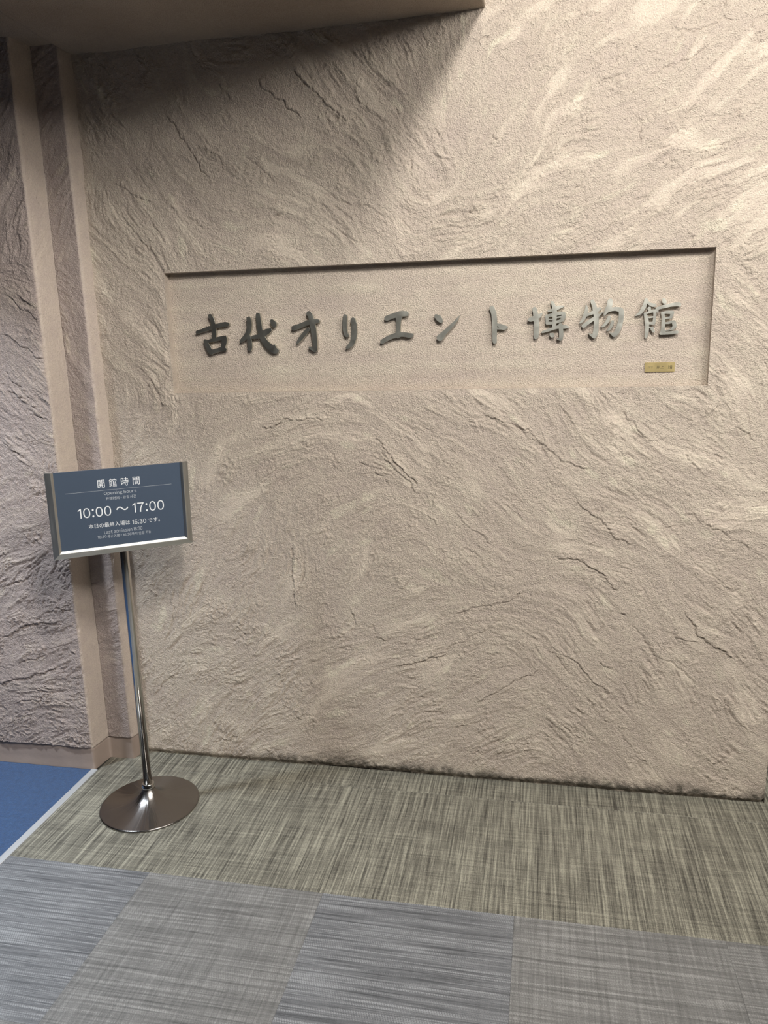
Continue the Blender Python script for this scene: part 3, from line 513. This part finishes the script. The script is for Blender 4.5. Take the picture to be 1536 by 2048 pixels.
# aluminium strip between carpet and vinyl
bm = bmesh.new()
prof = [(-0.0245, -0.004), (-0.0245, 0.0012), (-0.0225, 0.0026), (-0.002, 0.0026), (-0.0005, 0.0012), (-0.0005, -0.004)]
ra = [bm.verts.new((STRIP + x, -0.136, z)) for x, z in prof]; rb = [bm.verts.new((STRIP + x, -5.9, z)) for x, z in prof]
for i in range(len(prof)): bm.faces.new((ra[i], ra[(i+1) % len(prof)], rb[(i+1) % len(prof)], rb[i]))
bm.faces.new(ra); bm.faces.new(rb); bmesh.ops.recalc_face_normals(bm, faces=bm.faces)
structure(from_bm('trim_1', bm, M_STRIP))

# ------------------------------------------------------------------ metal characters in the recess
def spline(st, n=9):
    P = np.array(st, float)
    if len(P) == 1: return P
    Q = np.vstack([2*P[0] - P[1], P, 2*P[-1] - P[-2]]); out = []
    for i in range(1, len(Q) - 2):
        for t in np.arange(n) / n:
            a, b, c, d = Q[i-1], Q[i], Q[i+1], Q[i+2]
            out.append(0.5 * (2*b + (c-a)*t + (2*a-5*b+4*c-d)*t*t + (3*b-a-3*c+d)*t**3))
    out.append(P[-1]); out = np.array(out); out[:, 2] = np.maximum(out[:, 2], 0.0006); return out
def contours(F, x0, z0, h):
    """marching squares, returns closed polylines of F = 0 (inside F < 0)"""
    n0, n1 = F.shape; nxt = {}; pt = {}
    def e(i, j, d):
        key = (i, j, d)
        if key not in pt:
            a = F[i, j]; b = F[i, j+1] if d == 0 else F[i+1, j]; t = a / (a - b)
            pt[key] = (x0 + (j + (t if d == 0 else 0)) * h, z0 + (i + (t if d == 1 else 0)) * h)
        return key
    S = F < 0; code = S[:-1, :-1] * 1 + S[:-1, 1:] * 2 + S[1:, 1:] * 4 + S[1:, :-1] * 8
    tab = {1: [(3,0)], 2: [(0,1)], 3: [(3,1)], 4: [(1,2)], 5: [(3,2),(1,0)], 6: [(0,2)], 7: [(3,2)], 8: [(2,3)], 9: [(2,0)], 10: [(0,3),(2,1)], 11: [(2,1)], 12: [(1,3)], 13: [(1,0)], 14: [(0,3)]}
    for i, j in zip(*np.nonzero((code > 0) & (code < 15))):
        ed = (lambda k: e(i, j, 0) if k == 0 else e(i, j+1, 1) if k == 1 else e(i+1, j, 0) if k == 2 else e(i, j, 1))
        for a, b in tab[int(code[i, j])]: nxt[ed(a)] = ed(b)
    loops = []
    while nxt:
        s, c = nxt.popitem(); lp_ = [pt[s]]
        while c != s and c in nxt: lp_.append(pt[c]); c = nxt.pop(c)
        if len(lp_) > 6: loops.append(np.array(lp_))
    return loops
def curve_mesh(name, loops, depth, bevel):
    cu = bpy.data.curves.new(name, 'CURVE'); cu.dimensions = '2D'; cu.fill_mode = 'BOTH'
    cu.extrude = depth / 2 - bevel; cu.bevel_depth = bevel; cu.bevel_resolution = 1; cu.offset = -bevel
    for lp_ in loops:
        sp = cu.splines.new('POLY'); sp.points.add(len(lp_) - 1); sp.use_cyclic_u = True
        co = np.zeros((len(lp_), 4), np.float32); co[:, :2] = lp_; co[:, 3] = 1
        sp.points.foreach_set('co', co.reshape(-1))
    tmp = bpy.data.objects.new(name, cu); COL.objects.link(tmp)
    me = bpy.data.meshes.new_from_object(tmp.evaluated_get(bpy.context.evaluated_depsgraph_get()))
    bpy.data.objects.remove(tmp); bpy.data.curves.remove(cu); me.name = name
    return me
LETTER_LABELS = {
 '古': 'dark bronze character 古, first from the left in the wall recess',
 '代': 'dark bronze character 代, second from the left in the wall recess',
 'オ': 'dark bronze katakana オ, third from the left in the wall recess',
 'リ': 'dark bronze katakana リ of two upright strokes in the wall recess',
 'エ': 'dark bronze katakana エ shaped like a wide I in the recess',
 'ン': 'greenish metal katakana ン, a dot over a slanting stroke',
 'ト': 'pale metal katakana ト, an upright with one short side stroke',
 '博': 'bright metal character 博, third from the right in the recess',
 '物': 'pale metal character 物, second from the right in the recess',
 '館': 'pale metal character 館 above the brass plaque, last in the row'}
LT_T, LT_FRONT = 0.011, 0.0155
for ch, strokes in LETTERS:
    S = [spline(s) for s in strokes]; A = np.vstack(S)
    x0 = (A[:, 0] - A[:, 2]).min() - 0.004; x1 = (A[:, 0] + A[:, 2]).max() + 0.004
    z0 = (A[:, 1] - A[:, 2]).min() - 0.004; z1 = (A[:, 1] + A[:, 2]).max() + 0.004
    h = 0.0005; gx = np.arange(x0, x1, h)[None]; gz = np.arange(z0, z1, h)[:, None]
    Fd = np.full((gz.size, gx.size), 1.0)
    for s in S:
        d = np.full_like(Fd, 1.0)
        for a, b in zip(s[:-1], s[1:]):
            v = b[:2] - a[:2]; L2 = v @ v + 1e-12
            t = np.clip(((gx - a[0]) * v[0] + (gz - a[1]) * v[1]) / L2, 0, 1)
            d = np.minimum(d, np.hypot(gx - a[0] - t * v[0], gz - a[1] - t * v[1]) - (a[2] + t * (b[2] - a[2])))
        Fd = np.minimum(Fd, d)
    Fd = blur(np.pad(Fd, 8, mode='edge'), 0.9)[8:-8, 8:-8]
    cx, cz = (x0 + x1) / 2, (z0 + z1) / 2
    loops = [l_ - np.array([cx, cz]) for l_ in contours(Fd, x0, z0, h)]
    me = curve_mesh('metal_character', loops, LT_T, 0.00012)
    me.materials.clear()
    o = link('metal_character', me, M_LETTER)
    o.rotation_euler = (math.pi / 2, 0, 0)
    o.location = (cx, LT_FRONT + LT_T / 2, cz)
    tag(o, LETTER_LABELS[ch], 'sign letter', 'metal characters in the wall recess')
    # two short studs hold the character off the plaster
    big = max(S, key=lambda q: np.abs(np.diff(q[:, :2], axis=0)).sum())
    for q in (big[2], big[-3]):
        bm = bmesh.new()
        bmesh.ops.create_cone(bm, cap_ends=True, segments=10, radius1=0.0015, radius2=0.0015, depth=RDEP - LT_FRONT - LT_T + 0.002,
            matrix=Matrix.Translation((q[0] - cx, q[1] - cz, -LT_T / 2 - (RDEP - LT_FRONT - LT_T) / 2)))
        from_bm('stud', bm, M_SCREW, o)

# ------------------------------------------------------------------ lettering helper
def glyph(body):
    cu = bpy.data.curves.new('lettering', 'FONT'); cu.body = body; cu.size = 1.0; cu.fill_mode = 'BOTH'
    tmp = bpy.data.objects.new('lettering', cu); COL.objects.link(tmp)
    bpy.context.view_layer.update()
    me = bpy.data.meshes.new_from_object(tmp.evaluated_get(bpy.context.evaluated_depsgraph_get()))
    bpy.data.objects.remove(tmp); bpy.data.curves.remove(cu)
    co = np.empty(len(me.vertices) * 3, np.float32); me.vertices.foreach_get('co', co); co = co.reshape(-1, 3).copy()
    fs = [tuple(p.vertices) for p in me.polygons]; bpy.data.meshes.remove(me)
    return co, fs
ONE = (np.array([(0.0, 0.60, 0), (0.0, 0.53, 0), (0.165, 0.62, 0), (0.165, 0.0, 0), (0.262, 0.0, 0), (0.262, 0.735, 0), (0.18, 0.735, 0)], np.float32), [(1, 2, 6, 0), (2, 3, 4, 5, 6)])
GC = {}
def text_mesh(name, body, x0, x1, z, hgt):
    """one line of print fitted to a measured box; half-width letters are set one by one from the full-width glyphs"""
    V, F, pen = [], [], 0.0; wide = any(ord(c) > 0x2fff for c in body)
    for c in body:
        if c == ' ': pen += 0.26; continue
        ascii_ = 33 <= ord(c) < 127
        if c not in GC: GC[c] = ONE if c == '1' else glyph(chr(ord(c) + 0xFEE0) if ascii_ else c)
        co, fs = GC[c]; co = co.copy(); mn, mx = co[:, 0].min(), co[:, 0].max()
        if ascii_:
            sb = 0.065 if c not in '1:ilt' else 0.08
            co[:, 0] += pen + sb - mn; pen += (mx - mn) + 2 * sb
        else:
            co[:, 0] += pen; pen += 1.38 if body == '開館時間' else 1.02
        k = len(V); V.extend(co.tolist()); F.extend([tuple(k + i for i in f) for f in fs])
    co = np.array(V, np.float32); mn, mx = co.min(0), co.max(0)
    co[:, 0] = x0 + (co[:, 0] - mn[0]) / (mx[0] - mn[0]) * (x1 - x0)
    co[:, 1] = z + (co[:, 1] - mn[1]) / (mx[1] - mn[1]) * hgt
    co[:, 2] = 0
    me = bpy.data.meshes.new(name); me.from_pydata(co.tolist(), [], F); me.update()
    return me

# ------------------------------------------------------------------ brass plaque
pw, ph = 0.0810, 0.0262
pl = bpy.data.objects.new('wall_plaque', None); COL.objects.link(pl)
pl.location = (0.3222, 0.0285, 1.3307); pl.rotation_euler = (math.pi / 2, 0, 0)
tag(pl, 'small brass plaque with black writing at lower right of the recess', 'plaque')
bm = bmesh.new(); box(bm, -pw/2, pw/2, -ph/2, ph/2, 0, 0.0022)
bmesh.ops.bevel(bm, geom=bm.edges[:], offset=0.0004, segments=2, affect='EDGES')
from_bm('plate', bm, M_BRASS, pl)
for nm, body, xa, xb, zz, hh, m in (('lettering', '題字', -0.0325, -0.0185, -0.0028, 0.0058, M_FADED),
                              ('lettering', '井上', -0.0085, 0.0105, -0.0045, 0.0088, M_BLACK),
                              ('lettering', '靖', 0.0222, 0.0338, -0.0058, 0.0108, M_BLACK)):
    me = text_mesh(nm, body, xa, xb, zz, hh); o = link(nm, me, m, pl); o.location = (0, 0, 0.00235)

# ------------------------------------------------------------------ opening-hours sign on its steel stand
SX, SY = -1.2082, -0.2934
stand = bpy.data.objects.new('sign_stand', None); COL.objects.link(stand); stand.location = (SX, SY, 0)
tag(stand, 'steel floor stand with a slate blue opening hours sign by the wall', 'sign stand')
prof = [(0.0, 0.0), (0.150, 0.0), (0.1525, 0.0012), (0.1535, 0.0032), (0.1525, 0.0055), (0.1500, 0.0068)]
kr = np.array([(0.150, 0.0068), (0.130, 0.0088), (0.100, 0.0128), (0.074, 0.0182), (0.054, 0.0250), (0.039, 0.0335), (0.028, 0.0435), (0.0215, 0.0525), (0.0175, 0.0600)])
for t in np.linspace(0, 1, 40)[1:]:
    q = t * (len(kr) - 1); i_ = min(int(q), len(kr) - 2); g = q - i_
    a_, b_, c_, d_ = kr[max(i_-1, 0)], kr[i_], kr[i_+1], kr[min(i_+2, len(kr)-1)]
    prof.append(tuple(0.5 * (2*b_ + (c_-a_)*g + (2*a_-5*b_+4*c_-d_)*g*g + (3*b_-a_-3*c_+d_)*g**3)))
prof.append((0.0, 0.0600))
from_bm('base', lathe(prof, 128), M_STEEL_BASE, stand, True)
from_bm('collar', lathe([(0.0, 0.0575), (0.0185, 0.0575), (0.0205, 0.0590), (0.0210, 0.0620), (0.0200, 0.0660), (0.0190, 0.0675), (0.0190, 0.0740), (0.0175, 0.0755), (0.0130, 0.0760), (0.0, 0.0760)], 64), M_STEEL, stand, True)
from_bm('pole', lathe([(0.0, 0.074), (0.0130, 0.074), (0.0130, 0.985), (0.0120, 0.987), (0.0, 0.987)], 64), M_STEEL, stand, True)
scr = from_bm('set_screw', lathe([(0.0, -0.001), (0.0042, -0.001), (0.0042, 0.0010), (0.0028, 0.0012), (0.0024, -0.0002), (0.0, -0.0002)], 24), M_SCREW, stand)
sa = math.radians(-62); scr.matrix_local = Matrix.Translation((0.0130 * math.cos(sa), 0.0130 * math.sin(sa), 0.093)) @ Vector((math.cos(sa), math.sin(sa), 0)).to_track_quat('Z', 'Y').to_matrix().to_4x4()

PX_, PU, PN = Vector((0.7985, 0.6019, -0.0045)), Vector((0.0310, -0.0337, 0.9990)), Vector((0.6011, -0.7978, -0.0456))
PC = Vector((-1.1925, -0.3064, 0.9764))
PM = Matrix((PX_, PU, PN)).transposed().to_4x4(); PM.translation = PC - Vector((SX, SY, 0))
HW, HH = 0.1738, 0.1137
bm = bmesh.new(); box(bm, -HW - 0.004, HW + 0.004, -HH - 0.004, HH, -0.004, 0)
sheet_o = from_bm('sign_sheet', bm, M_SIGN, stand); sheet_o.matrix_local = PM
bm = bmesh.new(); box(bm, -HW - 0.018, HW + 0.018, -HH - 0.018, HH - 0.001, -0.0125, -0.0042)
o = from_bm('back_plate', bm, M_FRAME, stand); o.matrix_local = PM
# mitred U-shaped frame: left, right and bottom members
FP = [(0.0, 0.0002), (0.0, 0.0030), (0.0016, 0.0042), (0.0060, 0.0078), (0.0072, 0.0080), (0.0225, 0.0020), (0.0225, -0.0125), (0.016, -0.0125), (0.0, -0.0002)]
def member(kind):
    bm = bmesh.new()
    def ring(end):
        vs = []
        for wd, hh in FP:
            if kind == 'bottom': p = (end * (HW + wd), -HH - wd, hh)
            else:
                s = -1 if kind == 'left' else 1
                p = (s * (HW + wd), HH + 0.0015 if end > 0 else -HH - wd, hh)
            vs.append(bm.verts.new(p))
        return vs
    a, b = ring(-1), ring(1); n = len(FP)
    for i in range(n): bm.faces.new((a[i], a[(i+1) % n], b[(i+1) % n], b[i]))
    bm.faces.new(a); bm.faces.new(b); bmesh.ops.recalc_face_normals(bm, faces=bm.faces)
    return bm
for kd in ('left', 'right', 'bottom'):
    o = from_bm('frame_member', member(kd), M_FRAME, stand); o.matrix_local = PM
PALE = {1, 2, 9, 10, 11, 12, 13, 14, 15}
for k, (body, xa, xb, zz, hh) in enumerate(SIGN_TEXT):
    me = text_mesh('lettering', body, xa, xb, zz, hh)
    o = link('lettering', me, M_PALE if k in PALE else M_WHITE, sheet_o); o.location = (0, 0, 0.0003)
bm = bmesh.new(); box(bm, -0.1480, 0.1455, 0.0516, 0.0522, 0.0001, 0.0003)
from_bm('rule', bm, M_PALE, sheet_o)
